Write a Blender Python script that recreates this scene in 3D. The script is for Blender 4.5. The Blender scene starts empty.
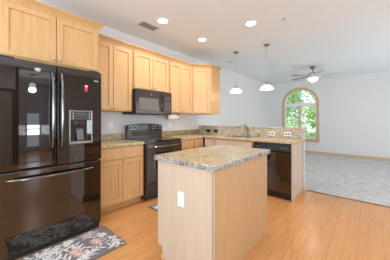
import bpy, bmesh, math, random
from mathutils import Vector, Matrix
random.seed(7)
PI = math.pi
S = bpy.context.scene
COL = S.collection

# ------------------------------------------------------------------ camera
cd = bpy.data.cameras.new('camera'); cam = bpy.data.objects.new('camera', cd); COL.objects.link(cam)
cd.sensor_width = 36.0; cd.sensor_fit = 'HORIZONTAL'
cd.lens = 36.0 * 200.3 / 390.0
cd.shift_y = -9.6 / 390.0
cd.clip_start = 0.02; cd.clip_end = 200
cam.location = (3.194, 0.0, 1.234)
cam.rotation_euler = (PI/2, 0, math.radians(131.03 - 90))
S.camera = cam

# ------------------------------------------------------------------ view, sky, sun, hall window light, added fill
S.view_settings.view_transform = 'Standard'
S.view_settings.look = 'None'
S.view_settings.gamma = 1.0
S.view_settings.use_curve_mapping = False
S.view_settings.exposure = -1.44
w = bpy.data.worlds.new('world'); S.world = w; w.use_nodes = True
bg = w.node_tree.nodes['Background']
bg.inputs[0].default_value = (0.80, 0.90, 1.0, 1); bg.inputs[1].default_value = 5
S.cycles.max_bounces = 10; S.cycles.diffuse_bounces = 7; S.cycles.glossy_bounces = 5
S.cycles.sample_clamp_indirect = 6.0

sd = bpy.data.lights.new('sun', 'SUN'); sd.energy = 11; sd.angle = 0.02; sd.color = (1.0, .96, .88)
sun = bpy.data.objects.new('sun', sd); COL.objects.link(sun)
sun.rotation_euler = Vector((0.75, 0.45, -1.1)).to_track_quat('-Z', 'Y').to_euler()

def area(name, loc, direction, sx, sy, power, color=(1, 1, 1)):
    d = bpy.data.lights.new(name, 'AREA'); d.shape = 'RECTANGLE'; d.size = sx; d.size_y = sy
    d.energy = power; d.color = color
    o = bpy.data.objects.new(name, d); COL.objects.link(o); o.location = loc
    o.rotation_euler = Vector(direction).to_track_quat('-Z', 'Z').to_euler()
    return o
# added fill lights in invented openings; only the hall window is a known source
area('added_fill_living', (6.02, 6.2, 1.06), (-1, 0, .35), 2.3, 2.0, 118, (.86, .94, 1))
area('added_fill_dining', (6.02, 4.2, 1.35), (-1, -.15, .35), 1.2, 1.4, 72, (.86, .94, 1))
area('added_fill_side', (6.02, -1.15, 1.35), (-1, .25, .9), 1.5, 1.4, 400, (.76, .89, 1))  # unseen fill, tilted up to lift the kitchen ceiling
area('daylight_hall_window', (9.0, 1.86, .84), (-1, 0, 0), .40, 1.36, 75, (.88, .95, 1))
area('added_fill_rear', (2.3, -2.42, 1.4), (-.2, 1, 1.3), 2.8, 1.6, 330, (.74, .88, 1))  # unseen fill added for the island end and the ceiling

# ------------------------------------------------------------------ materials
def mat(name, color=(.8, .8, .8), rough=.5, metal=0.0, spec=.5, coat=0.0, ior=None, emit=None, es=0):
    m = bpy.data.materials.new(name); m.use_nodes = True
    b = m.node_tree.nodes['Principled BSDF']
    b.inputs['Base Color'].default_value = (*color, 1)
    b.inputs['Roughness'].default_value = rough
    b.inputs['Metallic'].default_value = metal
    b.inputs['Specular IOR Level'].default_value = spec
    b.inputs['Coat Weight'].default_value = coat
    b.inputs['Coat Roughness'].default_value = .03
    if ior: b.inputs['IOR'].default_value = ior
    if emit:
        b.inputs['Emission Color'].default_value = (*emit, 1); b.inputs['Emission Strength'].default_value = es
    return m
def N(m, t, **kw):
    n = m.node_tree.nodes.new(t)
    for k, v in kw.items(): setattr(n, k, v)
    return n
def lk(m, a, b): m.node_tree.links.new(a, b)
def bsdf(m): return m.node_tree.nodes['Principled BSDF']
def ramp(m, stops):
    r = N(m, 'ShaderNodeValToRGB'); e = r.color_ramp.elements
    while len(e) < len(stops): e.new(.5)
    for i, (p, c) in enumerate(stops): e[i].position = p; e[i].color = (*c, 1)
    return r
def coords(m, scale=(1, 1, 1), rot=(0, 0, 0), kind='Object'):
    t = N(m, 'ShaderNodeTexCoord'); mp = N(m, 'ShaderNodeMapping')
    mp.inputs['Scale'].default_value = scale; mp.inputs['Rotation'].default_value = rot
    lk(m, t.outputs[kind], mp.inputs[0]); return mp.outputs[0]
def noise(m, vec, scale, detail=3, rough=.5, dist=0):
    n = N(m, 'ShaderNodeTexNoise'); n.inputs['Scale'].default_value = scale
    n.inputs['Detail'].default_value = detail; n.inputs['Roughness'].default_value = rough
    n.inputs['Distortion'].default_value = dist
    lk(m, vec, n.inputs['Vector']); return n.outputs['Fac']
def bump(m, fac, strength, dist=.002):
    b = N(m, 'ShaderNodeBump'); b.inputs['Strength'].default_value = strength; b.inputs['Distance'].default_value = dist
    lk(m, fac, b.inputs['Height']); lk(m, b.outputs[0], bsdf(m).inputs['Normal'])

def wood(name, c1, c2, c3, scale=(14, 14, 1.2), rough=.38):
    m = mat(name, c2, rough)
    v = coords(m, scale)
    f = noise(m, v, 2.2, 5, .6, .6)
    r = ramp(m, [(.3, c1), (.5, c2), (.72, c3)])
    lk(m, f, r.inputs[0]); lk(m, r.outputs[0], bsdf(m).inputs['Base Color'])
    return m
MAPLE = wood('maple', (.54, .31, .13), (.595, .35, .152), (.63, .378, .17))
MAPLE_EDGE = wood('maple_edge', (.52, .29, .115), (.56, .32, .132), (.60, .348, .15))
MAPLE_PALE = wood('maple_panel', (.54, .425, .32), (.57, .455, .345), (.60, .48, .37))
OAK = wood('oak_trim', (.56, .38, .22), (.62, .43, .26), (.66, .47, .30))
DARKWOOD = wood('dark_door_wood', (.10, .05, .03), (.14, .075, .045), (.18, .10, .06))

def granite(name, edge=False):
    m = mat(name, (.5, .4, .3), .22, spec=.5)
    v = coords(m)
    n1 = noise(m, v, 14, 6, .65, .8)
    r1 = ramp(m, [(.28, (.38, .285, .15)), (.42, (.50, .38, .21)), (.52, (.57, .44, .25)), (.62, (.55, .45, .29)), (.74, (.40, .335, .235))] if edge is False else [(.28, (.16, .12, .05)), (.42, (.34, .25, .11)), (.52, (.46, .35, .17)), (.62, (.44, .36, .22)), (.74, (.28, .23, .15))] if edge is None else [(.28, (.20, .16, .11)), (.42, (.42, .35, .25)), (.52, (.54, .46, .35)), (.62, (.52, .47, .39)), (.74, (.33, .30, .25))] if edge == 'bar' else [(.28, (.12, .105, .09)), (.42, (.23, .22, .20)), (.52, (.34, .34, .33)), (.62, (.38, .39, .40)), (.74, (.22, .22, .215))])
    lk(m, n1, r1.inputs[0])
    vo = N(m, 'ShaderNodeTexVoronoi'); vo.inputs['Scale'].default_value = 90; lk(m, v, vo.inputs['Vector'])
    r2 = ramp(m, [(.0, (.25, .2, .15)), (.3, (1, 1, 1))])
    lk(m, vo.outputs['Distance'], r2.inputs[0])
    n3 = noise(m, v, 45, 3, .6)
    r3 = ramp(m, [(.36, (.40, .33, .26)), (.5, (1, 1, 1)), (.66, (1.15, 1.12, 1.08))])
    lk(m, n3, r3.inputs[0])
    mx = N(m, 'ShaderNodeMix', data_type='RGBA', blend_type='MULTIPLY'); mx.inputs[0].default_value = .8
    lk(m, r1.outputs[0], mx.inputs[6]); lk(m, r3.outputs[0], mx.inputs[7])
    mx2 = N(m, 'ShaderNodeMix', data_type='RGBA', blend_type='MULTIPLY'); mx2.inputs[0].default_value = .35
    lk(m, mx.outputs[2], mx2.inputs[6]); lk(m, r2.outputs[0], mx2.inputs[7])
    lk(m, mx2.outputs[2], bsdf(m).inputs['Base Color'])
    return m
GRANITE = granite('speckled_laminate')
GRANITE_BAR = granite('taupe_speckled_backsplash', 'bar')
GRANITE_SHADED = granite('shaded_speckled_upstand', None)  # same laminate darkened: shade under the wall cabinets put into its colour
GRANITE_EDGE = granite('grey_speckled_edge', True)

def painted(name, c, rough=.75, bs=.05):
    m = mat(name, c, rough, spec=.3)
    v = coords(m); bump(m, noise(m, v, 180, 2), bs, .001); return m
WALL = painted('wall_paint', (.72, .71, .70))
CEIL = painted('ceiling_paint', (.82, .85, .87))
WHITE = mat('white_plastic', (.85, .85, .84), .4)
WHITE_TRIM = mat('white_trim', (.82, .82, .82), .5)
VINYL = mat('window_vinyl', (.80, .80, .80), .5)
BLACK_GLOSS = mat('black_gloss', (.008, .006, .006), .08, spec=.4)
FRIDGE = mat('black_fridge_enamel', (.007, .004, .003), .02, spec=.9, coat=.7)
FRIDGE_TRIM = mat('dark_steel', (.22, .21, .21), .15, metal=1.0)
STEEL = mat('brushed_steel', (.62, .60, .57), .28, metal=1.0)
NICKEL = mat('satin_nickel', (.27, .24, .21), .30, metal=1.0)
BRONZE = mat('champagne_knob', (.72, .55, .36), .3, metal=1.0)
BLACK = mat('black_plastic', (.02, .018, .017), .4)
BROWNBLACK = mat('range_enamel', (.050, .029, .021), .24, spec=.3, coat=.35)
GLASSTOP = mat('ceramic_glass', (.008, .008, .009), .04, spec=.8)
OVENGLASS = mat('oven_window_glass', (.015, .012, .011), .05, spec=.9)
MWGLASS = mat('microwave_window', (.17, .15, .135), .5, spec=.2)
GREYMARK = mat('grey_marking', (.14, .135, .13), .45)
SILVER = mat('silver_badge', (.50, .50, .51), .3, metal=.6)
RED = mat('red_plastic', (.62, .03, .05), .4)
PAPER = mat('paper_towel', (.88, .87, .86), .9)
DISPLAY = mat('display', (.07, .08, .08), .25)
SOAP = mat('amber_soap', (.30, .22, .04), .2)

def floor_mat():
    m = mat('laminate_planks', (.5, .25, .1), .22, spec=.55)
    v = coords(m, rot=(0, 0, PI/2))
    br = N(m, 'ShaderNodeTexBrick'); br.offset = .37; br.offset_frequency = 2
    br.inputs['Scale'].default_value = 1; br.inputs['Brick Width'].default_value = 2.4
    br.inputs['Row Height'].default_value = .10; br.inputs['Mortar Size'].default_value = .0013
    br.inputs['Mortar Smooth'].default_value = .2; br.inputs['Bias'].default_value = 0
    br.inputs['Color1'].default_value = (.61, .285, .10, 1); br.inputs['Color2'].default_value = (.655, .315, .115, 1)
    br.inputs['Mortar'].default_value = (.34, .15, .06, 1)
    lk(m, v, br.inputs['Vector'])
    v2 = coords(m, scale=(22, 1.6, 1))
    f = noise(m, v2, 2.0, 5, .6, .8)
    r = ramp(m, [(.3, (.80, .74, .68)), (.5, (1, 1, 1)), (.7, (1.10, 1.10, 1.10))]); lk(m, f, r.inputs[0])
    mx = N(m, 'ShaderNodeMix', data_type='RGBA', blend_type='MULTIPLY'); mx.inputs[0].default_value = .8
    lk(m, br.outputs['Color'], mx.inputs[6]); lk(m, r.outputs[0], mx.inputs[7])
    lk(m, mx.outputs[2], bsdf(m).inputs['Base Color'])
    return m
FLOOR = floor_mat()
def carpet_mat():
    m = mat('grey_carpet', (.45, .45, .44), .95, spec=.1)
    v = coords(m)
    a = noise(m, v, 60, 4, .7); b = noise(m, v, 6, 5, .7)
    r = ramp(m, [(.3, (.47, .46, .45)), (.7, (.74, .73, .715))]); lk(m, a, r.inputs[0])
    r2 = ramp(m, [(.35, (.78, .78, .78)), (.65, (1.06, 1.05, 1.05))]); lk(m, b, r2.inputs[0])
    mx = N(m, 'ShaderNodeMix', data_type='RGBA', blend_type='MULTIPLY'); mx.inputs[0].default_value = 1
    lk(m, r.outputs[0], mx.inputs[6]); lk(m, r2.outputs[0], mx.inputs[7])
    lk(m, mx.outputs[2], bsdf(m).inputs['Base Color']); bump(m, a, .6, .006)
    return m
CARPET = carpet_mat()
def fabric(name, c):
    m = mat(name, c, .95, spec=.1); bump(m, noise(m, coords(m), 300, 2), .3, .001); return m
RUG_G = fabric('rug_grey', (.20, .175, .17)); RUG_W = fabric('rug_cream', (.68, .65, .63)); RUG_L = fabric('rug_pale_grey', (.42, .40, .42))
RUG_P = fabric('rug_pink', (.64, .40, .36)); RUG_D = fabric('rug_edge', (.07, .06, .07))
LAMP_GLASS = mat('frosted_lamp_glass', (.9, .89, .86), .3, emit=(1, .96, .9), es=.9)
CAN_LENS = mat('downlight_lens', (.9, .9, .9), .4, emit=(1, .95, .86), es=9)
def leafmat(name, a, b):
    m = mat(name, a, .6, spec=.3)
    r = ramp(m, [(.3, a), (.7, b)]); lk(m, noise(m, coords(m), 3.5, 3), r.inputs[0]); lk(m, r.outputs[0], bsdf(m).inputs['Base Color'])
    bsdf(m).inputs['Transmission Weight'].default_value = 0
    return m
LEAF = [leafmat('leaf_fresh', (.38, .56, .20), (.60, .78, .38)), leafmat('leaf_deep', (.24, .44, .13), (.48, .68, .30)), leafmat('leaf_light', (.52, .68, .38), (.74, .86, .58))]
BARK = mat('bark', (.16, .11, .08), .9)
GRASS = mat('grass', (.10, .22, .04), .95)
def glass_mat():
    m = bpy.data.materials.new('window_glass'); m.use_nodes = True; nt = m.node_tree
    nt.nodes.remove(nt.nodes['Principled BSDF'])
    out = nt.nodes['Material Output']; t = nt.nodes.new('ShaderNodeBsdfTransparent'); g = nt.nodes.new('ShaderNodeBsdfGlossy')
    g.inputs['Roughness'].default_value = .02
    mx = nt.nodes.new('ShaderNodeMixShader'); mx.inputs[0].default_value = .05
    nt.links.new(t.outputs[0], mx.inputs[1]); nt.links.new(g.outputs[0], mx.inputs[2]); nt.links.new(mx.outputs[0], out.inputs[0])
    return m
GLASS = glass_mat()

# ------------------------------------------------------------------ mesh helpers
class B:
    def __init__(s): s.bm = bmesh.new(); s.mi = 0
    def _fin(s, faces, smooth=False):
        for f in faces: f.material_index = s.mi; f.smooth = smooth
    def box(s, x0, x1, y0, y1, z0, z1):
        v = [s.bm.verts.new((x, y, z)) for x in (x0, x1) for y in (y0, y1) for z in (z0, z1)]
        q = [(0, 1, 3, 2), (4, 6, 7, 5), (0, 4, 5, 1), (2, 3, 7, 6), (0, 2, 6, 4), (1, 5, 7, 3)]
        s._fin([s.bm.faces.new([v[i] for i in f]) for f in q]); return s
    def prism(s, pts, a, b, axis='z', smooth=False):
        def P(p, t):
            return {'z': (p[0], p[1], t), 'x': (t, p[0], p[1]), 'y': (p[0], t, p[1])}[axis]
        A = [s.bm.verts.new(P(p, a)) for p in pts]; C = [s.bm.verts.new(P(p, b)) for p in pts]
        n = len(pts); fs = [s.bm.faces.new([A[i], A[(i+1) % n], C[(i+1) % n], C[i]]) for i in range(n)]
        s._fin(fs, smooth); s._fin([s.bm.faces.new(A[::-1]), s.bm.faces.new(C)]); return s
    def lathe(s, prof, c=(0, 0, 0), axis='z', n=24, caps=True):
        rings = []
        for r, t in prof:
            ring = []
            for k in range(n):
                a = 2*PI*k/n; u, v = r*math.cos(a), r*math.sin(a)
                p = {'z': (u, v, t), 'x': (t, u, v), 'y': (v, t, u)}[axis]
                ring.append(s.bm.verts.new((c[0]+p[0], c[1]+p[1], c[2]+p[2])))
            rings.append(ring)
        fs = []
        for i in range(len(rings)-1):
            for k in range(n): fs.append(s.bm.faces.new([rings[i][k], rings[i][(k+1) % n], rings[i+1][(k+1) % n], rings[i+1][k]]))
        s._fin(fs, True)
        if caps:
            s._fin([s.bm.faces.new(rings[0][::-1]), s.bm.faces.new(rings[-1])])
        return s
    def tube(s, pts, r, n=10):
        pts = [Vector(p) for p in pts]; rings = []; ref = None
        rr = r if isinstance(r, (list, tuple)) else [r]*len(pts)
        for i, p in enumerate(pts):
            d = (pts[min(i+1, len(pts)-1)] - pts[max(i-1, 0)]).normalized()
            if ref is None: ref = Vector((0, 0, 1)) if abs(d.z) < .9 else Vector((1, 0, 0))
            u = d.cross(ref).normalized(); v = d.cross(u).normalized(); ref = -v if (-v).dot(ref) > 0 else v
            u = d.cross(ref).normalized(); v = d.cross(u).normalized()
            rings.append([s.bm.verts.new(p + rr[i]*(math.cos(2*PI*k/n)*u + math.sin(2*PI*k/n)*v)) for k in range(n)])
        fs = [s.bm.faces.new([rings[i][k], rings[i][(k+1) % n], rings[i+1][(k+1) % n], rings[i+1][k]]) for i in range(len(rings)-1) for k in range(n)]
        s._fin(fs, True); s._fin([s.bm.faces.new(rings[0][::-1]), s.bm.faces.new(rings[-1])]); return s
    def arch(s, cx, cz, r0, r1, y0, y1, a0=0, a1=PI, n=32):
        for i in range(n):
            t0 = a0+(a1-a0)*i/n; t1 = a0+(a1-a0)*(i+1)/n
            P = [(cx+r*math.cos(t), cz+r*math.sin(t)) for r, t in ((r0, t0), (r1, t0), (r1, t1), (r0, t1))]
            s.prism(P, y0, y1, 'y')
        return s

def obj(name, b, ms, parent=None, bev=0, sub=0, structure=False, label=None):
    bmesh.ops.recalc_face_normals(b.bm, faces=b.bm.faces)
    me = bpy.data.meshes.new(name); b.bm.to_mesh(me); b.bm.free()
    for m in (ms if isinstance(ms, (list, tuple)) else [ms]): me.materials.append(m)
    o = bpy.data.objects.new(name, me); COL.objects.link(o)
    if parent: o.parent = parent
    if bev:
        md = o.modifiers.new('bevel', 'BEVEL'); md.width = bev; md.segments = 2; md.limit_method = 'ANGLE'; md.angle_limit = .6
    if structure: o['kind'] = 'structure'
    if label: o['label'] = label
    return o
def thing(name, label, cat, loc=(0, 0, 0), rz=0, group=None):
    o = bpy.data.objects.new(name, None); COL.objects.link(o); o.empty_display_size = .1
    o.location = loc; o.rotation_euler = (0, 0, rz); o['label'] = label; o['category'] = cat
    if group: o['group'] = group
    return o
def tag(o, label, cat, group=None):
    o['label'] = label; o['category'] = cat
    if group: o['group'] = group
    return o
def kids(o): return [c for c in COL.objects if c.parent == o]
def dup(root, loc, label, rz=None):
    r = root.copy(); COL.objects.link(r); r.location = loc; r['label'] = label
    if rz is not None: r.rotation_euler = (0, 0, rz)
    for ch in kids(root):
        c = ch.copy(); COL.objects.link(c); c.parent = r
        for g in kids(ch):
            d = g.copy(); COL.objects.link(d); d.parent = c
    return r
def struct(name, b, m, parent=None, bev=0): return obj(name, b, m, parent, bev, structure=True)

# ------------------------------------------------------------------ room shell
H = 2.743; XR = 6.0; YB = -2.4; YF = 8.5; YC = 3.95; T = .15
struct('floor', B().box(-T, XR+T, YB-T, YC, -.12, 0), FLOOR)
struct('floor_carpet', B().box(-T, XR+T, YC, YF+T, -.12, .008), CARPET)
struct('trim_1', B().prism([(YC-.02, 0), (YC+.012, 0), (YC+.012, .012), (YC-.004, .012)], 2.36, XR, 'x'), wood('transition_strip_wood', (.22, .11, .05), (.27, .14, .07), (.31, .17, .09)))
struct('ceiling', B().box(-T, XR+T, YB-T, YF+T, H, H+.15), CEIL)
struct('wall_left', B().box(-T, 0, YB-T, YF+T, 0, H), WALL)
# far wall with an arched opening
wx, wr, wz0, wzs = 1.165, .60, .52, 1.85   # centre, inner radius, bottom, spring line
b = B(); b.box(0, wx-wr, YF, YF+T, 0, H); b.box(wx+wr, XR, YF, YF+T, 0, H); b.box(wx-wr, wx+wr, YF, YF+T, 0, wz0)
n = 32
for i in range(n):
    t0, t1 = PI*i/n, PI*(i+1)/n
    b.prism([(wx+wr*math.cos(t0), wzs+wr*math.sin(t0)), (wx+wr*math.cos(t0), H), (wx+wr*math.cos(t1), H), (wx+wr*math.cos(t1), wzs+wr*math.sin(t1))], YF, YF+T, 'y')
struct('wall_far', b, WALL)
# right wall: hallway opening, plus invented window and door openings for the fill lights
b = B()
ops = [(-1.9, -.4, .65, 2.05), (1.0, 1.80, 0, H), (3.6, 4.8, .65, 2.05), (5.05, 7.35, .03, 2.09)]
y = YB
for (a, c, z0, z1) in ops:
    b.box(XR, XR+T, y, a, 0, H); b.box(XR, XR+T, a, c, 0, z0); b.box(XR, XR+T, a, c, z1, H); y = c
b.box(XR, XR+T, y, YF, 0, H)
struct('wall_right', b, painted('taupe_wall_paint', (.52, .47, .43)))
b = B(); b.box(0, .9, YB-T, YB, 0, H); b.box(3.7, XR, YB-T, YB, 0, H); b.box(.9, 3.7, YB-T, YB, 0, .6); b.box(.9, 3.7, YB-T, YB, 2.2, H)  # rear opening made for the added fill light
struct('wall_rear', b, WALL)
struct('wall_peninsula', B().box(.002, 2.335, 3.835, YC, 0, 1.083), painted('half_wall_paint', (.55, .555, .57)))
b = B().prism([(YF-.001, .008), (YF-.016, .008), (YF-.016, .075), (YF-.008, .09), (YF-.001, .09)], .0, XR, 'x')
struct('baseboard_far', b, OAK)
struct('baseboard_left', B().box(0, .014, YC+.002, YF-.018, .008, .09), OAK)
b = B().box(2.336, 2.350, 3.80, YC+.014, 0, .085); b.box(.02, 2.336, YC+.001, YC+.014, .008, .085)
struct('baseboard_peninsula', b, OAK, bev=.002)
# simple frames round the invented side openings, added to house the fill lights
for k, (a, c, z0, z1) in enumerate([ops[0], ops[2], ops[3]]):
    b = B(); f = .06
    b.box(XR-.02, XR-.001, a-f, a, z0-f if z0 > .1 else .001, z1+f); b.box(XR-.02, XR-.001, c, c+f, z0-f if z0 > .1 else .001, z1+f)
    b.box(XR-.02, XR-.001, a, c, z1, z1+f)
    if z0 > .1: b.box(XR-.02, XR-.001, a, c, z0-f, z0)
    b.box(XR-.012, XR-.001, a, c, (z0+z1)/2-.02, (z0+z1)/2+.02)
    struct(['added_window_2', 'added_window_3', 'added_door_2'][k], b, WHITE_TRIM)
# hallway opening off the right wall, with a tall narrow window at its end
HX = 9.0
struct('floor_hallway', B().box(XR+T, HX+T, .85, 2.55, -.12, 0), FLOOR)
struct('ceiling_hallway', B().box(XR+T, HX+T, .85, 2.55, H, H+.15), CEIL)
HW = painted('hall_paint', (.66, .68, .72))
struct('wall_hallway_near', B().box(XR+T, HX+T, .85, 1.0, 0, H), HW)
struct('wall_hallway_far', B().box(XR+T, HX+T, 2.4, 2.55, 0, H), HW)
b = B(); b.box(HX, HX+T, 1.0, 1.66, 0, H); b.box(HX, HX+T, 2.06, 2.4, 0, H); b.box(HX, HX+T, 1.66, 2.06, 0, .16); b.box(HX, HX+T, 1.66, 2.06, 1.52, H)
struct('wall_hallway_end', b, HW)
b = B(); b.box(HX-.02, HX-.001, 1.60, 1.66, .10, 1.58); b.box(HX-.02, HX-.001, 2.06, 2.12, .10, 1.58); b.box(HX-.02, HX-.001, 1.66, 2.06, 1.52, 1.58); b.box(HX-.02, HX-.001, 1.66, 2.06, .10, .16); b.box(HX-.012, HX-.001, 1.66, 2.06, .86, .90)
struct('window_4', b, WHITE_TRIM)
struct('trim_2', B().box(XR-.015, XR-.001, .935, .999, .001, H-.001), DARKWOOD); struct('trim_3', B().box(XR-.015, XR-.001, 1.801, 1.87, .001, H-.001), DARKWOOD)
b = B(); b.box(XR-.02, XR-.001, -.10, -.03, .001, 2.1); b.box(XR-.02, XR-.001, .86, .93, .001, 2.1); b.box(XR-.02, XR-.001, -.03, .86, 2.03, 2.1)
dr = struct('door_1', B().box(XR-.012, XR-.001, -.03, .86, .005, 2.03), painted('door_paint', (.42, .37, .34)))
struct('door_frame', b, DARKWOOD, dr)

# arched window
win = thing('window_1', 'arched window', 'window', (wx, YF, 0)); del win['category']; win['kind'] = 'structure'; del win['label']
b = B(); cw = .055
b.arch(0, wzs, wr, wr+cw, -.022, -.001); b.box(-wr-cw, -wr, -.022, -.001, wz0, wzs); b.box(wr, wr+cw, -.022, -.001, wz0, wzs)
b.box(-wr-cw-.02, wr+cw+.02, -.05, -.001, wz0-.03, wz0); b.box(-wr-cw, wr+cw, -.02, -.001, wz0-.10, wz0-.03)
b.arch(0, wzs, wr-.035, wr, -.001, .10); b.box(-wr, -wr+.035, -.001, .10, wz0, wzs); b.box(wr-.035, wr, -.001, .10, wz0, wzs); b.box(-wr+.035, wr-.035, -.001, .10, wz0, wz0+.03)
struct('window_casing', b, OAK, win)
b = B(); b.box(-wr+.036, wr-.036, .02, .09, wzs-.055, wzs+.05); b.box(-.018, .006, .03, .09, wz0+.03, wzs-.055)
for s in (-1, 1):
    x0, x1 = (-wr+.036, -.04) if s < 0 else (.04, wr-.036)
    b.box(x0, x0+.035, .04, .08, wz0+.03, wzs-.055); b.box(x1-.035, x1, .04, .08, wz0+.03, wzs-.055)
    b.box(x0, x1, .04, .08, wz0+.03, wz0+.07); b.box(x0, x1, .04, .08, wzs-.095, wzs-.055)
b.arch(0, wzs+.05, wr-.09, wr-.037, .04, .08)
struct('window_sash', b, VINYL, win)
b = B(); b.box(-.04, .018, .022, .10, wz0+.03, wzs-.056)
struct('window_mullion', b, OAK, win)
b = B(); b.box(-wr+.04, wr-.04, .058, .062, wz0+.03, wzs)
pts = [((wr-.04)*math.cos(PI*i/24), wzs+.0505+(wr-.09)*math.sin(PI*i/24)) for i in range(25)]
b.prism(pts, .058, .062, 'y')
struct('window_pane', b, GLASS, win)

# outdoors beyond the arched window
lawn = struct('ground_lawn', B().box(-14, 16, YF+T+.01, 30, -.5, -.3), GRASS)
def tree(x, y, h, r, mi, label, nleaf, seed, ls=.10):
    rnd = random.Random(seed)
    t = thing('tree', label, 'tree', (x, y, -.3), 0, None)
    obj('trunk', B().tube([(0, 0, 0), (.05, 0, h*.35), (-.04, .05, h*.7), (0, 0, h*.93)], [.13, .10, .06, .02], 8), BARK, t)
    b = B()
    blobs = [(rnd.uniform(-r, r)*.8, rnd.uniform(-r, r)*.6, h*rnd.uniform(.12, .98), rnd.uniform(.3, .6)*r) for _ in range(26)]
    for k in range(nleaf):
        bx, by, bz, br = rnd.choice(blobs)
        d = Vector((rnd.gauss(0, 1), rnd.gauss(0, 1), rnd.gauss(0, 1))).normalized()*br*rnd.uniform(.6, 1)
        p = Vector((bx, by, bz)) + d
        u = Vector((rnd.gauss(0, 1), rnd.gauss(0, 1), rnd.gauss(0, .6))).normalized(); v = u.cross(Vector((rnd.gauss(0, 1), rnd.gauss(0, 1), rnd.gauss(0, 1)))).normalized()
        s = ls*rnd.uniform(.6, 1.2)
        vs = [b.bm.verts.new(p + q) for q in (-u*s, v*s*.45, u*s, -v*s*.45)]
        f = b.bm.faces.new(vs); f.material_index = 0
    obj('foliage', b, LEAF[mi], t)
tree(-1.6, 13.5, 4.6, 1.5, 1, 'deep green leafy tree outside the arched window, filling its left half', 4200, 1, .13)
tree(1.5, 13.0, 4.0, 1.2, 0, 'fresh green tree outside the arched window, seen through its right half', 3200, 2, .12)
tree(-3.2, 17.5, 6.2, 2.4, 2, 'pale light green tall tree farthest off, filling the top of the arched window', 5600, 3, .17)
tree(-.2, 11.2, 1.5, .8, 2, 'low light green bush close outside the arched window', 1800, 4, .07)

# ------------------------------------------------------------------ cabinets (local: x along width, front at y=0 facing -y, z up)
def shaker(x0, x1, z0, z1, y=-.02, rail=.058, th=.02):
    b = B()
    b.box(x0, x0+rail, y, y+th, z0, z1); b.box(x1-rail, x1, y, y+th, z0, z1)
    b.box(x0+rail, x1-rail, y, y+th, z0, z0+rail); b.box(x0+rail, x1-rail, y, y+th, z1-rail, z1)
    b.box(x0+rail, x1-rail, y+.013, y+th, z0+rail, z1-rail)
    return b
def knob(parent, x, z, y=-.02):
    b = B().lathe([(.004, y-.0005), (.005, y-.012), (.013, y-.018), (.015, y-.024), (.010, y-.029), (.002, y-.030)], (x, 0, z), 'y', 12)
    return obj('knob', b, BRONZE, parent, label='round champagne metal knob')
def door(parent, x0, x1, z0, z1, kx=None, kz=None, m=None):
    d = obj('door', shaker(x0, x1, z0, z1), m or MAPLE, parent, bev=.002)
    if kx is not None: knob(d, kx, kz)
    return d
def drawer(parent, x0, x1, z0, z1, k=True, m=None):
    b = B().box(x0, x1, -.02, 0, z0, z1)
    d = obj('drawer', b, m or MAPLE, parent, bev=.004)
    if k: knob(d, (x0+x1)/2, (z0+z1)/2)
    return d
CROWN = [(.0, -.075), (-.006, -.075), (-.010, -.060), (-.026, -.035), (-.046, -.016), (-.052, -.014), (-.052, 0), (.0, 0)]
def crown_local(b, x0, x1, y, ztop, e0=0, e1=0):
    # profile run along x, outward is -y, with mitre extensions e0/e1 (slopes)
    A = [b.bm.verts.new((x0 + e0*p, y+p, ztop+q)) for p, q in CROWN]; C = [b.bm.verts.new((x1 - e1*p, y+p, ztop+q)) for p, q in CROWN]
    n = len(CROWN)
    for i in range(n): b.bm.faces.new([A[i], A[(i+1) % n], C[(i+1) % n], C[i]])
    b.bm.faces.new(A[::-1]); b.bm.faces.new(C)
ZT = 2.432
def wall_cabinet(label, y0, y1, z0, xf, ndoor=2, depth=None, zd0=None, e0=0, e1=0):
    wd = y1-y0
    t = thing('wall_cabinet', label, 'cabinet', (xf, y0, z0), PI/2)
    h = ZT-z0
    obj('carcass', B().box(.0005, wd-.0005, 0, xf-.002, 0, h-.03), MAPLE_EDGE, t, bev=.0015)
    s = .022; mid = wd/2; zb = .018; zt = h-.083
    door(t, s, mid-.004, zb, zt, mid-.030, zb+.035)
    door(t, mid+.004, wd-s, zb, zt, mid+.030, zb+.035)
    b = B(); crown_local(b, 0, wd, 0, h, e0, e1); obj('crown', b, MAPLE_EDGE, t)
    return t
wall_cabinet('deep two door maple cabinet above the black refrigerator, with wide doors', .19, 1.105, 1.832, .632, e0=0, e1=1)
wall_cabinet('tall two door maple wall cabinet between refrigerator and microwave', 1.108, 1.762, 1.375, .33)
wall_cabinet('short two door maple wall cabinet directly above the microwave', 1.765, 2.535, 1.742, .33)
wall_cabinet('tall two door maple wall cabinet right of the microwave, beside the corner cabinet', 2.538, 3.195, 1.375, .33, e1=0)
# diagonal corner wall cabinet
ang = math.atan2(3.505-3.20, .615-.33)
t = thing('corner_wall_cabinet', 'single door diagonal corner wall cabinet at right end of the upper row', 'cabinet', (.33, 3.198, 1.375), 0)
h = ZT-1.375
fp = [(-.328, 0), (0, 0), (.285, .305), (.285, .63), (-.328, .63)]
obj('carcass', B().prism(fp, 0, h-.03), MAPLE_EDGE, t, bev=.0015)
L = math.hypot(.285, .305)
b = shaker(.03, L-.03, .018, h-.083)
d = obj('door', b, MAPLE, t, bev=.002); d.rotation_euler = (0, 0, ang)
knob(d, .06, .055)
b = B(); crown_local(b, 0, L, 0, h, -.41, .41); c = obj('crown', b, MAPLE_EDGE, t); c.rotation_euler = (0, 0, ang)
b = B(); crown_local(b, 0, .325, 0, h, .41, 0); c = obj('crown', b, MAPLE_EDGE, t); c.location = (.285, .305, 0); c.rotation_euler = (0, 0, PI/2)

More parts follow.
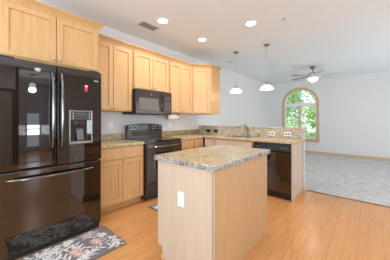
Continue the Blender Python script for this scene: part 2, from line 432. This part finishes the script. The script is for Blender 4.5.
def base_cabinet(name, label, loc, rz, wd, depth, doors=2, kick=True, m=None, cat='cabinet', dh=.15, dk=True, ddraw=1):
    t = thing(name, label, cat, loc, rz)
    if name == 'sink_base_cabinet':
        b = B().box(0, .018, 0, depth, .10, .873); b.box(wd-.018, wd, 0, depth, .10, .873); b.box(.018, wd-.018, 0, .018, .10, .873)
        b.box(.018, wd-.018, depth-.01, depth, .10, .873); b.box(.018, wd-.018, .018, depth-.01, .10, .118)
    else: b = B().box(0, wd, 0, depth, .10, .873)
    b.box(0, wd, .075, depth, .001, .10)
    obj('carcass', b, MAPLE_EDGE, t, bev=.0015)
    zt = .858; zd = zt-dh
    if ddraw == 1: drawer(t, .02, wd-.02, zd, zt, dk, m)
    if doors == 2:
        mid = wd/2
        door(t, .02, mid-.004, .115, zd-.012, mid-.030, zd-.045, m); door(t, mid+.004, wd-.02, .115, zd-.012, mid+.030, zd-.045, m)
    elif doors == 1:
        door(t, .02, wd-.02, .115, zd-.012, wd-.05, zd-.045, m)
    return t
base_cabinet('base_cabinet', 'maple base cabinet with drawer and two doors, between refrigerator and range', (.61, 1.085, 0), PI/2, .695, .605)
base_cabinet('base_cabinet', 'narrow maple base cabinet with one drawer, right beside the range', (.61, 2.555, 0), PI/2, .365, .605, 1)
base_cabinet('base_cabinet', 'maple drawer base cabinet in the corner where wall run meets peninsula', (.61, 2.923, 0), PI/2, .30, .605, 1)
base_cabinet('corner_base_cabinet', 'plain maple base unit at the inside corner of the peninsula, left of the sink', (.632, 3.25, 0), 0, .256, .575, 1, dk=False, m=MAPLE_PALE)  # fronts coloured paler to imitate the less saturated light here
base_cabinet('sink_base_cabinet', 'two door maple sink base cabinet left of the dishwasher', (.89, 3.25, 0), 0, .803, .575, 2, dk=False, m=MAPLE_PALE)  # pale front colour again stands in for the duller light
b = B().box(2.306, 2.328, 3.235, 3.805, .001, .875)
e = tag(obj('peninsula_end_panel', b, MAPLE_PALE, bev=.002), 'pale maple end panel closing the peninsula right of the dishwasher', 'panel')
obj('base_moulding', B().box(2.329, 2.337, 3.235, 3.798, .001, .05), MAPLE_EDGE, e, bev=.003)

# countertops
def rounded(pts, r, which=None, n=6):
    out = []; N_ = len(pts)
    for i, p in enumerate(pts):
        if which is not None and i not in which: out.append(p); continue
        P = Vector(p); a = (Vector(pts[i-1])-P).normalized(); c = (Vector(pts[(i+1) % N_])-P).normalized()
        A = P+a*r; C = P+c*r; O = P+a*r+c*r
        for k in range(n+1):
            t = k/n; ang0 = math.atan2(*(A-O).yx); ang1 = math.atan2(*(C-O).yx)
            dlt = (ang1-ang0+PI) % (2*PI)-PI
            out.append((O.x+r*math.cos(ang0+dlt*t), O.y+r*math.sin(ang0+dlt*t)))
    return out
t = thing('countertop', 'short speckled brown counter left of the range, beside the refrigerator', 'countertop', (0, 1.07, .876))
obj('slab', B().box(.003, .637, .0, .713, 0, .038), GRANITE, t, bev=.006)
obj('upstand', B().box(.003, .022, .0, .713, .0385, .139), GRANITE_SHADED, t, bev=.002)
t = thing('countertop', 'long speckled brown counter turning the corner from range to peninsula end with sink', 'countertop', (0, 2.553, .876))
sx0, sx1, sy0, sy1 = .99, 1.56, 3.36, 3.70
b = B(); o = 2.553
b.box(.003, .637, 0, 3.22-o, 0, .038); b.box(.003, sx0, 3.22-o, 3.829-o, 0, .038); b.box(sx0, sx1, 3.22-o, sy0-o, 0, .038)
b.box(sx0, sx1, sy1-o, 3.829-o, 0, .038)
b.prism(rounded([(sx1, 3.22-o), (2.36, 3.22-o), (2.36, 3.829-o), (sx1, 3.829-o)], .03, [1]), 0, .038)
obj('slab', b, GRANITE, t, bev=.005)
obj('upstand', B().box(.003, .022, 0, 3.805-o, .0385, .139), GRANITE_SHADED, t, bev=.002)
t = thing('bar_ledge', 'raised speckled stone-look bar ledge and tall backsplash along the peninsula back', 'ledge', (0, 3.83, .915))
obj('backsplash', B().box(.003, 2.34, -.022, -.0005, .001, .168), GRANITE_BAR, t)
obj('ledge_top', B().prism(rounded([(.003, -.035), (2.365, -.035), (2.365, .14), (.003, .14)], .02, [1, 2]), .1685, .193), GRANITE_BAR, t, bev=.006)

# island
IX0, IX1, IY0, IY1 = 1.728, 2.345, 1.165, 2.185
t = thing('kitchen_island', 'pale maple kitchen island body with plain panels standing mid kitchen', 'island', (IX0, IY0, 0))
W_ = IX1-IX0; D_ = IY1-IY0
obj('carcass', B().box(.004, W_-.02, .02, D_-.001, .10, .873).box(.07, W_-.02, .02, D_-.001, .001, .10), MAPLE_EDGE, t)
b = B().prism([(0, .873), (0, .10), (.062, .10), (.062, .001), (W_, .001), (W_, .873)], 0, .018, 'y')
obj('end_panel', b, MAPLE_PALE, t, bev=.0015, label='wide pale panel with a toe notch at lower left')
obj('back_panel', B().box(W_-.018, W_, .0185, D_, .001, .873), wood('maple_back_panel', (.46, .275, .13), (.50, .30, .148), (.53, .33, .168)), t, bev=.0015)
obj('corner_trim', B().box(W_+.0003, W_+.006, -.006, .02, .001, .872).box(W_-.018, W_+.006, -.006, -.0004, .001, .872), MAPLE_PALE, t, bev=.002)
obj('shoe_moulding', B().box(.056, .072, -.012, -.0005, .001, .03), MAPLE_PALE, t)
# doors and drawers facing the range
sh = bpy.data.objects.new('front', None)
fr = B()
g = (D_-.02)/2
for i in range(2):
    y0 = .03+i*g; y1 = y0+g-.02
    for (z0, z1, nm) in ((.115, .696, 'door'), (.708, .858, 'drawer')):
        b = B()
        if nm == 'door':
            r_ = .058
            b.box(-.016, .0035, y0, y0+r_, z0, z1); b.box(-.016, .0035, y1-r_, y1, z0, z1); b.box(-.016, .0035, y0+r_, y1-r_, z0, z0+r_); b.box(-.016, .0035, y0+r_, y1-r_, z1-r_, z1)
            b.box(-.007, .0035, y0+r_, y1-r_, z0+r_, z1-r_)
        else: b.box(-.016, .0035, y0, y1, z0, z1)
        d = obj(nm, b, MAPLE, t, bev=.002)
        kz = .66 if nm == 'door' else .783; ky = (y0+y1)/2 if nm == 'drawer' else (y1-.03 if i == 0 else y0+.03)
        obj('knob', B().lathe([(.004, -.0165), (.005, -.026), (.014, -.034), (.014, -.040), (.002, -.044)], (0, ky, kz), 'x', 12), BRONZE, d)
bpy.data.objects.remove(sh)
pts = rounded([(1.693, 1.130), (2.385, 1.130), (2.385, 2.205), (1.693, 2.205)], .035, [0, 1, 2, 3], 5)
pts = [(x-IX0, y-IY0) for x, y in pts]
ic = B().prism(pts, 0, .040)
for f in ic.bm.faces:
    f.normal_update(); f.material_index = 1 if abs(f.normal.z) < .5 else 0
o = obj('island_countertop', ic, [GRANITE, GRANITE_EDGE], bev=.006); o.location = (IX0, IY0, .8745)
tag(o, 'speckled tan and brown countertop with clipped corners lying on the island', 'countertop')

# outlets: plate faces -y locally
def outlet(label, loc, rz, horizontal=False, dark=False, s=1.0, sock=None):
    t = thing('power_outlet', label, 'outlet', loc, rz)
    w_, h_ = (.115, .072) if horizontal else (.072, .118)
    obj('cover_plate', B().box(-w_/2*s, w_/2*s, -.006, -.001, -h_/2*s, h_/2*s), BLACK if dark else WHITE, t, bev=.002)
    for k in (-1, 1):
        u, v = (k*.024, 0) if horizontal else (0, k*.024)
        obj('socket', B().box(u-.016, u+.016, -.009, -.0065, v-.015, v+.015), sock or (BLACK if dark else WHITE), t, bev=.003)
    return t
outlet('white double outlet on the island end panel', (2.03, IY0, .588), 0)
outlet('white outlet on the wall between refrigerator and range', (0, 1.573, 1.150), PI/2)
outlet('white outlet on the wall under the cabinets, right of the range', (0, 2.86, 1.130), PI/2)
outlet('left one of the two white outlets with dark sockets on peninsula backsplash', (1.80, 3.808, .985), 0, True, sock=BLACK)
outlet('right one of the two white outlets with dark sockets, near peninsula end', (2.09, 3.808, .988), 0, True, sock=BLACK)
outlet('dark outlet on the backsplash nearest the wall corner', (.30, 3.808, .99), 0, True, True)
outlet('dark outlet on the backsplash between corner and faucet', (.52, 3.808, .99), 0, True, True)

# sink and faucet
t = thing('kitchen_sink', 'stainless drop-in kitchen sink set in the peninsula counter', 'sink', (sx0, sy0, .914))
ww, dd = sx1-sx0, sy1-sy0
b = B()
b.box(-.018, ww+.018, -.018, .012, .001, .007); b.box(-.018, ww+.018, dd-.012, dd+.018, .001, .007); b.box(-.018, .012, .012, dd-.012, .001, .007); b.box(ww-.012, ww+.018, .012, dd-.012, .001, .007)
obj('rim', b, mat('polished_rim', (.80, .79, .77), .2, metal=.9), t, bev=.002)
for k in (0, 1):
    x0 = .008+k*(ww/2-.004); x1 = x0+ww/2-.012; b = B(); z = -.17
    b.box(x0, x0+.003, .006, dd-.006, z, .001); b.box(x1-.003, x1, .006, dd-.006, z, .001)
    b.box(x0+.003, x1-.003, .006, .009, z, .001); b.box(x0+.003, x1-.003, dd-.009, dd-.006, z, .001); b.box(x0+.003, x1-.003, .009, dd-.009, z, z+.003)
    obj('basin', b, STEEL, t)
t = thing('faucet', 'brushed nickel gooseneck faucet with side lever behind the sink', 'faucet', (1.33, 3.755, .9145))
obj('base', B().lathe([(.028, 0), (.028, .006), (.020, .012), (.018, .10), (.013, .105)], (0, 0, 0), 'z', 16), NICKEL, t)
pts = []
for k in range(13):
    a = PI*k/12*.86
    pts.append((-.085*(1-math.cos(a))*1.05, -.055*(1-math.cos(a))*1.05, .12+.10*math.sin(a)+.02*(1-k/12)))
obj('spout', B().tube([(0, 0, .09)]+pts, .014, 10), NICKEL, t)
obj('lever', B().tube([(.0, .0, .10), (-.01, .0, .15), (-.045, -.02, .275)], [.018, .013, .009], 8), NICKEL, t)
t = thing('soap_bottle', 'small amber soap bottle standing on counter right of the faucet', 'bottle', (1.56, 3.76, .9145))
obj('body', B().lathe([(.022, 0), (.024, .01), (.024, .06), (.010, .075), (.010, .08)], (0, 0, 0), 'z', 14), SOAP, t)
obj('pump', B().lathe([(.011, .0805), (.011, .09), (.004, .092), (.004, .108)], (0, 0, 0), 'z', 10).box(-.03, .006, -.005, .005, .1085, .116), WHITE, t)

# ------------------------------------------------------------------ refrigerator (local x = world y, y=0 door face plane)
t = thing('refrigerator', 'glossy black french door refrigerator with ice dispenser and bottom freezer', 'refrigerator', (.865, .165, 0), PI/2)
WF = .865
obj('cabinet_body', B().box(.004, WF-.004, .075, .83, .03, 1.765), BLACK, t, bev=.004)
obj('left_door', B().box(0, .4305, 0, .068, .795, 1.775), FRIDGE, t, bev=.010)
# right door with dispenser cavity
dx0, dx1, dz0, dz1 = .552, .756, .998, 1.235
x0, x1, z0, z1 = .4365, WF, .795, 1.775
b = B(); b.box(x0, dx0, 0, .068, z0, z1); b.box(dx1, x1, 0, .068, z0, z1); b.box(dx0, dx1, 0, .068, z0, dz0); b.box(dx0, dx1, 0, .068, dz1, z1); b.box(dx0, dx1, .058, .068, dz0, dz1)
bmesh.ops.remove_doubles(b.bm, verts=b.bm.verts, dist=1e-5)
rd = obj('right_door', b, FRIDGE, t)
obj('freezer_drawer', B().box(0, WF, 0, .068, .062, .783), FRIDGE, t, bev=.010)
obj('kick_grille', B().box(.01, WF-.01, .03, .074, .004, .056), BLACK, t)
def curve_handle(p0, p1, out, r, n=14):
    P = []
    for k in range(n+1):
        u = k/n; s_ = math.sin(PI*u); bow = min(1, 6*min(u, 1-u))
        P.append([p0[i]+(p1[i]-p0[i])*u for i in range(3)]); P[-1][1] -= out*(.55*bow+.45*s_)
    return B().tube(P, r, 10)
obj('door_handle', curve_handle((.392, -.001, .94), (.392, -.001, 1.725), .058, .0125), FRIDGE_TRIM, t, label='bowed dark metal handle of the left door')
obj('door_handle', curve_handle((.468, -.001, .94), (.468, -.001, 1.725), .058, .0125), FRIDGE_TRIM, t, label='bowed dark metal handle of the right door')
obj('freezer_handle', curve_handle((.06, -.001, .712), (.80, -.001, .712), .058, .0125), FRIDGE_TRIM, t)
obj('hinge_cover', B().box(.02, .12, .01, .12, 1.7755, 1.79), BLACK, t, bev=.004); obj('hinge_cover', B().box(WF-.12, WF-.02, .01, .12, 1.7755, 1.79), BLACK, t, bev=.004)
fr = B(); fr.box(dx0-.012, dx0, -.008, -.0005, dz0-.012, dz1+.105); fr.box(dx1, dx1+.012, -.008, -.0005, dz0-.012, dz1+.105)
fr.box(dx0, dx1, -.008, -.0005, dz0-.012, dz0); fr.box(dx0, dx1, -.008, -.0005, dz1+.093, dz1+.105)
dp = obj('dispenser_frame', fr, mat('dispenser_trim', (.30, .29, .28), .3, metal=.8), t, bev=.002)
obj('control_panel', B().box(dx0, dx1, -.006, -.0005, dz1+.0005, dz1+.0925), FRIDGE_TRIM, dp, bev=.001)
obj('display', B().box(dx0+.05, dx1-.05, -.0075, -.0065, dz1+.048, dz1+.078), DISPLAY, dp)
for k in range(3):
    for s_ in (0, 1):
        obj('button', B().lathe([(.007, -.0062), (.007, -.009)], ((dx0+.022) if s_ == 0 else (dx1-.022), 0, dz1+.02+.026*k), 'y', 10), SILVER, dp)
obj('paddle', B().prism([(.05, dz0+.15), (.035, dz0+.14), (.018, dz0+.03), (.022, dz0+.02), (.055, dz0+.14)], dx0+.07, dx1-.07, 'x'), GREYMARK, dp)
obj('nozzle', B().box(dx0+.06, dx1-.06, .012, .05, dz1-.045, dz1-.002), BLACK, dp, bev=.004)
obj('drip_tray', B().box(dx0+.006, dx1-.006, .004, .056, dz0+.001, dz0+.010), SILVER, dp)
# badge with brand letters
bd = obj('badge', B().box(.786, .832, -.003, -.0003, 1.668, 1.682), SILVER, t)
def text(name, s_, size, parent, loc, rot, m, ext=.0004, align='CENTER'):
    c = bpy.data.curves.new(name, 'FONT'); c.body = s_; c.size = size; c.extrude = ext; c.align_x = align; c.align_y = 'CENTER'
    o = bpy.data.objects.new(name, c); COL.objects.link(o); c.materials.append(m)
    dg = bpy.context.evaluated_depsgraph_get(); me = bpy.data.meshes.new_from_object(o.evaluated_get(dg))
    bpy.data.objects.remove(o)
    o = bpy.data.objects.new(name, me); COL.objects.link(o); o.parent = parent; o.location = loc; o.rotation_euler = rot
    return o
# magnet: red and white shield shape
t2 = thing('fridge_magnet', 'small red and white magnet stuck on the refrigerator right door', 'magnet', (.8655, .868, 1.585), PI/2)
obj('magnet_body', B().prism([(-.016, .035), (-.017, -.01), (-.008, -.038), (.008, -.038), (.017, -.01), (.016, .035)], -.006, -.0005, 'y'), RED, t2, bev=.001)
obj('white_band', B().box(-.012, .012, -.0075, -.0065, .012, .026), WHITE, t2)

# ------------------------------------------------------------------ range
t = thing('range', 'glossy dark electric range with glass cooktop and raised backguard', 'range', (.66, 1.789, 0), PI/2)
WR = .758
obj('body', B().box(.001, WR-.001, .03, .64, .04, .898), BROWNBLACK, t, bev=.003)
for lx in (.04, WR-.04):
    for ly in (.08, .58): obj('foot', B().lathe([(.018, .001), (.018, .039)], (lx, ly, 0), 'z', 10), BLACK, t)
ct = obj('cooktop', B().box(.0, WR, -.015, .543, .899, .917), GLASSTOP, t, bev=.004)
for (bx, by, br) in ((.20, .15, .105), (.56, .15, .08), (.20, .44, .08), (.56, .44, .105)):
    b = B(); n = 28
    for k in range(n):
        a0, a1 = 2*PI*k/n, 2*PI*(k+1)/n
        b.bm.faces.new([b.bm.verts.new((bx+r_*math.cos(a), by+r_*math.sin(a), .9176)) for r_, a in ((br-.004, a0), (br, a0), (br, a1), (br-.004, a1))])
    obj('burner_ring', b, GREYMARK, ct)
prof = [(0, .918), (0, 1.148)] + [(WR*k/12, 1.148+.03*math.sin(PI*k/12)) for k in range(1, 12)] + [(WR, 1.148), (WR, .918)]
bgd = obj('backguard', B().prism(prof, .545, .605, 'y'), BROWNBLACK, t, bev=.004)
prof2 = [(.012, 1.055), (.012, 1.141)] + [(.012+(WR-.024)*k/12, 1.141+.028*math.sin(PI*k/12)) for k in range(1, 12)] + [(WR-.012, 1.141), (WR-.012, 1.055)]
obj('control_panel', B().prism(prof2, .530, .5445, 'y'), BLACK_GLOSS, bgd, bev=.003)
for lx in (.065, .145, .53, .61, .69):
    k_ = obj('knob', B().lathe([(.0255, .5295), (.026, .523), (.018, .521), (.017, .506), (.012, .504)], (lx, 0, 1.108), 'y', 16), BLACK_GLOSS, bgd)
    b = B(); n = 20
    for q in range(n):
        a0, a1 = 2*PI*q/n, 2*PI*(q+1)/n
        b.prism([(lx+r_*math.cos(a), 1.108+r_*math.sin(a)) for r_, a in ((.026, a0), (.033, a0), (.033, a1), (.026, a1))], .526, .5297, 'y')
    obj('dial_ring', b, SILVER, bgd)
obj('clock_display', B().box(.30, .44, .526, .5297, 1.10, 1.135), DISPLAY, bgd)
for k in range(5): obj('touch_key', B().box(.24+k*.055, .262+k*.055, .527, .5297, 1.066, 1.076), GREYMARK, bgd)
od = obj('oven_door', B().box(.003, WR-.003, -.012, .028, .265, .872), BROWNBLACK, t, bev=.006)
obj('oven_window', B().box(.13, WR-.13, -.0145, -.0125, .42, .73), OVENGLASS, od, bev=.001)
obj('oven_handle', curve_handle((.03, -.0125, .822), (WR-.03, -.0125, .822), .045, .012), FRIDGE_TRIM, od)
obj('storage_drawer', B().box(.003, WR-.003, -.006, .028, .055, .255), BROWNBLACK, t, bev=.006)

# ------------------------------------------------------------------ microwave
t = thing('microwave', 'black over-the-range microwave hung beneath the short cabinet', 'microwave', (.41, 1.7665, 1.335), PI/2)
WM = .757
obj('body', B().box(.001, WM-.001, .012, .405, 0, .403), BLACK, t, bev=.003)
md = obj('microwave_door', B().box(.0, .555, -.012, .011, .012, .385), BROWNBLACK, t, bev=.004)
obj('microwave_window', B().prism(rounded([(.06, .075), (.45, .075), (.45, .27), (.06, .27)], .012), -.0145, -.0125, 'y'), MWGLASS, md)
obj('microwave_handle', curve_handle((.522, -.0125, .05), (.522, -.0125, .355), .035, .010), BLACK_GLOSS, md)
cp = obj('control_panel', B().box(.558, WM, -.012, .011, .012, .385), BROWNBLACK, t, bev=.004)
b = B()
for i in range(3):
    for j in range(5): b.box(.60+i*.045, .625+i*.045, -.0135, -.0125, .07+j*.035, .088+j*.035)
obj('keypad', b, GREYMARK, cp)
obj('clock', B().box(.60, .72, -.0135, -.0125, .275, .31), DISPLAY, cp)
obj('top_vent', B().box(.0, WM, -.010, .011, .386, .402), BLACK, t)
obj('round_emblem', B().lathe([(.010, -.0125), (.010, -.014)], (.30, 0, .33), 'y', 16), SILVER, md)
obj('model_strip', B().box(.06, .15, -.0135, -.0125, .035, .045), GREYMARK, md)

# ------------------------------------------------------------------ dishwasher
t = thing('dishwasher', 'glossy black dishwasher built into the peninsula beside its end panel', 'dishwasher', (1.700, 3.25, 0), 0)
WD = .602
obj('tub', B().box(.003, WD-.003, .03, .565, .10, .868), BLACK, t)
obj('dishwasher_door', B().box(.003, WD-.003, -.022, .028, .115, .745), FRIDGE, t, bev=.006)
cp = obj('control_panel', B().prism([(.028, .750), (-.040, .750), (-.046, .758), (-.040, .800), (-.012, .868), (.028, .868)], .003, WD-.003, 'x'), mat('dishwasher_panel', (.012, .014, .018), .12, spec=.6), t, bev=.003)
obj('handle_recess', B().box(.16, .44, -.0475, -.0465, .755, .772), BLACK, cp)
for x_ in (.05, .46): obj('button_strip', B().box(x_, x_+.09, -.0400, -.0345, .802, .812), GREYMARK, cp)
obj('kick_plate', B().box(.003, WD-.003, .03, .06, .004, .098), BLACK, t)

# paper towel holder and roll
t = thing('paper_towel_holder', 'maple paper towel holder fixed under the wall cabinet right of the microwave', 'holder', (.21, 2.585, 1.374))
for y_ in (0, .31):
    obj('bracket', B().prism(rounded([(-.05, 0), (.05, 0), (.035, -.115), (-.035, -.115)], .02, [2, 3]), y_, y_+.015, 'y'), wood('holder_wood', (.42, .22, .07), (.48, .26, .09), (.54, .30, .11)), t, bev=.002)
obj('rod', B().lathe([(.009, .0155), (.009, .3095)], (0, 0, -.070), 'y', 10), MAPLE_EDGE, t)
b = B(); n = 28
b.lathe([(.0105, 0), (.060, 0), (.060, .275), (.0105, .275), (.0105, 0)], (0, 0, 0), 'y', 28, caps=False)
o = obj('paper_towel_roll', b, PAPER); o.location = (.21, 2.602, 1.374-.070)
tag(o, 'white paper towel roll hanging in the maple holder', 'paper towel')

# ------------------------------------------------------------------ rugs
def rug(label, loc, rz, wx_, wy_, seed):
    rnd = random.Random(seed); b = B(); b.mi = 0
    b.prism(rounded([(0, 0), (wx_, 0), (wx_, wy_), (0, wy_)], .012), 0, .010)
    b.mi = 4
    e_ = .006
    for (x0, x1, y0, y1) in ((0.004, wx_-.004, 0.004, e_), (0.004, wx_-.004, wy_-e_, wy_-.004), (.004, e_, e_, wy_-e_), (wx_-e_, wx_-.004, e_, wy_-e_)): b.box(x0, x1, y0, y1, .008, .0108)
    def poly(pts, mi, z):
        pts = [(min(max(x, .008), wx_-.008), min(max(y, .008), wy_-.008)) for x, y in pts]
        f = b.bm.faces.new([b.bm.verts.new((x, y, z)) for x, y in pts]); f.material_index = mi
    def leaf(x, y, a, l, w2, mi, z):
        c, s_ = math.cos(a), math.sin(a); P = []
        for k in range(7): u = k/6; P.append((u*l, w2*math.sin(PI*u)**.8*(1-.3*u)))
        for k in range(5, 0, -1): u = k/6; P.append((u*l, -w2*math.sin(PI*u)**.8*(1-.3*u)))
        poly([(x+p*c-q*s_, y+p*s_+q*c) for p, q in P], mi, z)
    zz = .0104
    for v in range(17):                                   # vines with leaves
        x, y, a = rnd.uniform(.02, wx_-.02), rnd.uniform(.02, wy_-.02), rnd.uniform(0, 2*PI)
        for k in range(13):
            zz += .000002
            nx, ny = x+.03*math.cos(a), y+.03*math.sin(a)
            if not (.03 < nx < wx_-.03 and .03 < ny < wy_-.03): a += 1.9; continue
            px, py = -math.sin(a)*.003, math.cos(a)*.003
            poly([(x-px, y-py), (nx-px, ny-py), (nx+px, ny+py), (x+px, y+py)], 1, zz)
            leaf(nx, ny, a+.9*(1 if k % 2 else -1), rnd.uniform(.05, .085), .0125, 1 if rnd.random() < .75 else 2, zz)
            x, y = nx, ny; a += rnd.uniform(-.45, .45)
    for v in range(9):                                  # blossoms
        cx, cy = rnd.uniform(.05, wx_-.05), rnd.uniform(.05, wy_-.05); R = rnd.uniform(.045, .07)
        mi = rnd.choice([3, 1, 2, 3])
        for k in range(7):
            zz += .000003; leaf(cx, cy, 2*PI*k/7+v, R, R*.27, mi, zz)
        poly([(cx+R*.22*math.cos(2*PI*k/8), cy+R*.22*math.sin(2*PI*k/8)) for k in range(8)], 3 if mi != 3 else 1, zz+.000003)
    o = obj('floor_rug', b, [RUG_G, RUG_W, RUG_L, RUG_P, RUG_D]); o.location = (loc[0], loc[1], .001); o.rotation_euler = (0, 0, rz)
    return tag(o, label, 'rug', None)
rug('grey floral rug lying on the floor in front of the refrigerator', (.865, .27, 0), .0, .50, .795, 5)
rug('grey floral rug in front of the range, mostly hidden behind the island', (.83, 1.71, 0), 0, .50, .80, 9)

# ------------------------------------------------------------------ ceiling fittings
def lamp(name, typ, parent, loc, energy, color, radius=.05, rot=None, **kw):
    d = bpy.data.lights.new(name, typ); d.energy = energy; d.color = color
    if typ in ('POINT', 'SPOT'): d.shadow_soft_size = radius
    for k, v in kw.items(): setattr(d, k, v)
    o = bpy.data.objects.new(name, d); COL.objects.link(o); o.parent = parent; o.location = loc
    return o
CG = None
def downlight(label, x, y):
    t = thing('recessed_downlight', label, 'ceiling light', (x, y, H))
    b = B().lathe([(.074, -.001), (.098, -.001), (.098, -.006), (.090, -.010), (.074, -.008), (.074, -.001)], (0, 0, 0), 'z', 28, caps=False)
    obj('trim_ring', b, WHITE_TRIM, t)
    obj('lens', B().lathe([(.0735, -.0015), (.0735, -.006), (.055, -.009), (.01, -.010)], (0, 0, 0), 'z', 28), CAN_LENS, t)
    lamp('bulb', 'SPOT', t, (0, 0, -.03), 135, (1, .98, .95), .07, spot_size=2.9, spot_blend=.9)
    return t
d0 = downlight('lit recessed downlight nearest the ceiling vent above the range aisle', .831, 1.971)
for x, y, l in ((.84, 2.91, 'lit recessed downlight farther along, between near downlight and corner cabinet'), (1.80, 2.92, 'lit recessed downlight above the island end, rightmost in view'), (5.75, 1.38, 'lit recessed downlight before the hallway opening')):
    dup(d0, (x, y, H), l)

def pendant(x, y, label):
    t = thing('pendant_lamp', label, 'pendant lamp', (x, y, H), 0, 'pendant lamps over the peninsula')
    obj('canopy', B().lathe([(.058, -.001), (.058, -.010), (.045, -.026), (.012, -.034), (.006, -.045)], n=24), NICKEL, t)
    obj('rod', B().lathe([(.0035, -.045), (.0035, -.765)], n=8), STEEL, t)
    obj('socket_cap', B().lathe([(.006, -.745), (.026, -.765), (.030, -.80)], n=16), NICKEL, t)
    prof = [(.028, -.798), (.058, -.806), (.092, -.825), (.116, -.850), (.132, -.882), (.138, -.893), (.133, -.893), (.110, -.853), (.088, -.831), (.054, -.811), (.028, -.803), (.028, -.798)]
    obj('glass_shade', B().lathe(prof, n=32, caps=False), LAMP_GLASS, t)
    obj('bulb', B().lathe([(.012, -.806), (.028, -.825), (.032, -.848), (.024, -.870), (.005, -.880)], n=14), LAMP_GLASS, t)
    lamp('pendant_light', 'POINT', t, (0, 0, -.95), 7, (1, .95, .9), .05)
    return t
p0 = pendant(.975, 3.93, 'white glass pendant lamp hanging nearer the corner cabinet, left of the pair')
dup(p0, (1.655, 3.94, H), 'white glass pendant lamp hanging nearer the ceiling fan, right of the pair')

t = thing('hall_pendant', 'small round glowing hallway lamp hanging from the hallway ceiling', 'lamp', (6.9, 1.46, H))
obj('canopy', B().lathe([(.05, -.001), (.05, -.02), (.01, -.03)]), NICKEL, t)
obj('rod', B().lathe([(.005, -.03), (.005, -.27)], n=8), NICKEL, t)
obj('globe', B().lathe([(.02, -.271)]+[(.09*math.sin(PI*k/10), -.36+.09*math.cos(PI*k/10)) for k in range(1, 10)]+[(.01, -.451)], n=20), mat('glowing_globe', (.9, .9, .88), .3, emit=(1, .95, .88), es=7), t)
lamp('globe_light', 'POINT', t, (0, 0, -.50), 70, (1, .95, .9), .09)
t = thing('ceiling_vent', 'rectangular grey ceiling air vent with slats by the left wall', 'vent', (.535, 1.925, H), 0)
obj('frame', B().box(-.085, .085, -.155, -.14, -.010, -.001).box(-.085, .085, .14, .155, -.010, -.001).box(-.085, -.07, -.14, .14, -.010, -.001).box(.07, .085, -.14, .14, -.010, -.001), mat('vent_paint', (.50, .48, .46), .5), t)
obj('backing', B().box(-.07, .07, -.14, .14, -.004, -.001), mat('vent_dark', (.05, .045, .04), .8), t)
b = B()
for k in range(9):
    x = -.062+k*.0155; b.prism([(x, -.010), (x+.002, -.010), (x+.008, -.0045), (x+.006, -.0045)], -.139, .139, 'y')
obj('slats', b, mat('vent_slat', (.26, .24, .22), .5), t)
t = thing('smoke_detector', 'small round white detector on the ceiling, far right of the downlights', 'detector', (2.24, 3.10, H))
obj('housing', B().lathe([(.020, -.001), (.020, -.012), (.014, -.020), (.003, -.022)], n=18), mat('detector_plastic', (.45, .43, .41), .5), t)
t = thing('ceiling_vent', 'small round ceiling sensor beyond the left pendant near the left wall', 'sensor', (.50, 4.47, H)); t.name = 'ceiling_sensor'
obj('housing', B().lathe([(.065, -.001), (.065, -.012), (.05, -.026), (.003, -.03)], n=20), mat('sensor_plastic', (.55, .54, .52), .5), t)

# ceiling fan
t = thing('ceiling_fan', 'five blade ceiling fan with white light bowl in the living area', 'ceiling fan', (2.0, 6.40, H))
obj('canopy', B().lathe([(.07, -.001), (.068, -.02), (.045, -.06), (.018, -.075)], n=24), NICKEL, t)
obj('downrod', B().lathe([(.013, -.075), (.013, -.165)], n=10), NICKEL, t)
obj('motor_housing', B().lathe([(.02, -.155), (.06, -.165), (.125, -.19), (.135, -.225), (.13, -.26), (.09, -.285), (.05, -.30)], n=28), STEEL, t)
obj('light_bowl', B().lathe([(.06, -.301), (.12, -.31), (.145, -.33), (.14, -.36), (.11, -.395), (.06, -.42), (.01, -.43)], n=28), mat('fan_bowl_glass', (.9, .9, .88), .3, emit=(1, .95, .88), es=1.3), t)
BLADE = wood('fan_blade', (.30, .27, .25), (.36, .33, .31), (.42, .39, .37))
vd = Vector((-.754, .656)); rt = Vector((.656, .754)); vd = Vector((-.656*1.15, .754)).normalized()
for k in range(5):
    a = math.radians(-28+72*k)+math.radians(131.03-90)
    b = B()
    pr = rounded([(.19, -.055), (.64, -.066), (.64, .066), (.19, .055)], .03)
    b.prism(pr, -.004, .004)
    bl = obj('blade', b, BLADE, t); bl.location = (0, 0, -.262); bl.rotation_euler = (math.radians(11), 0, a)
    obj('blade_bracket', B().prism([(.10, -.02), (.25, -.03), (.25, .03), (.10, .02)], .0045, .010), NICKEL, bl)
lamp('fan_light', 'POINT', t, (0, 0, -.50), 14, (1, .94, .86), .08)
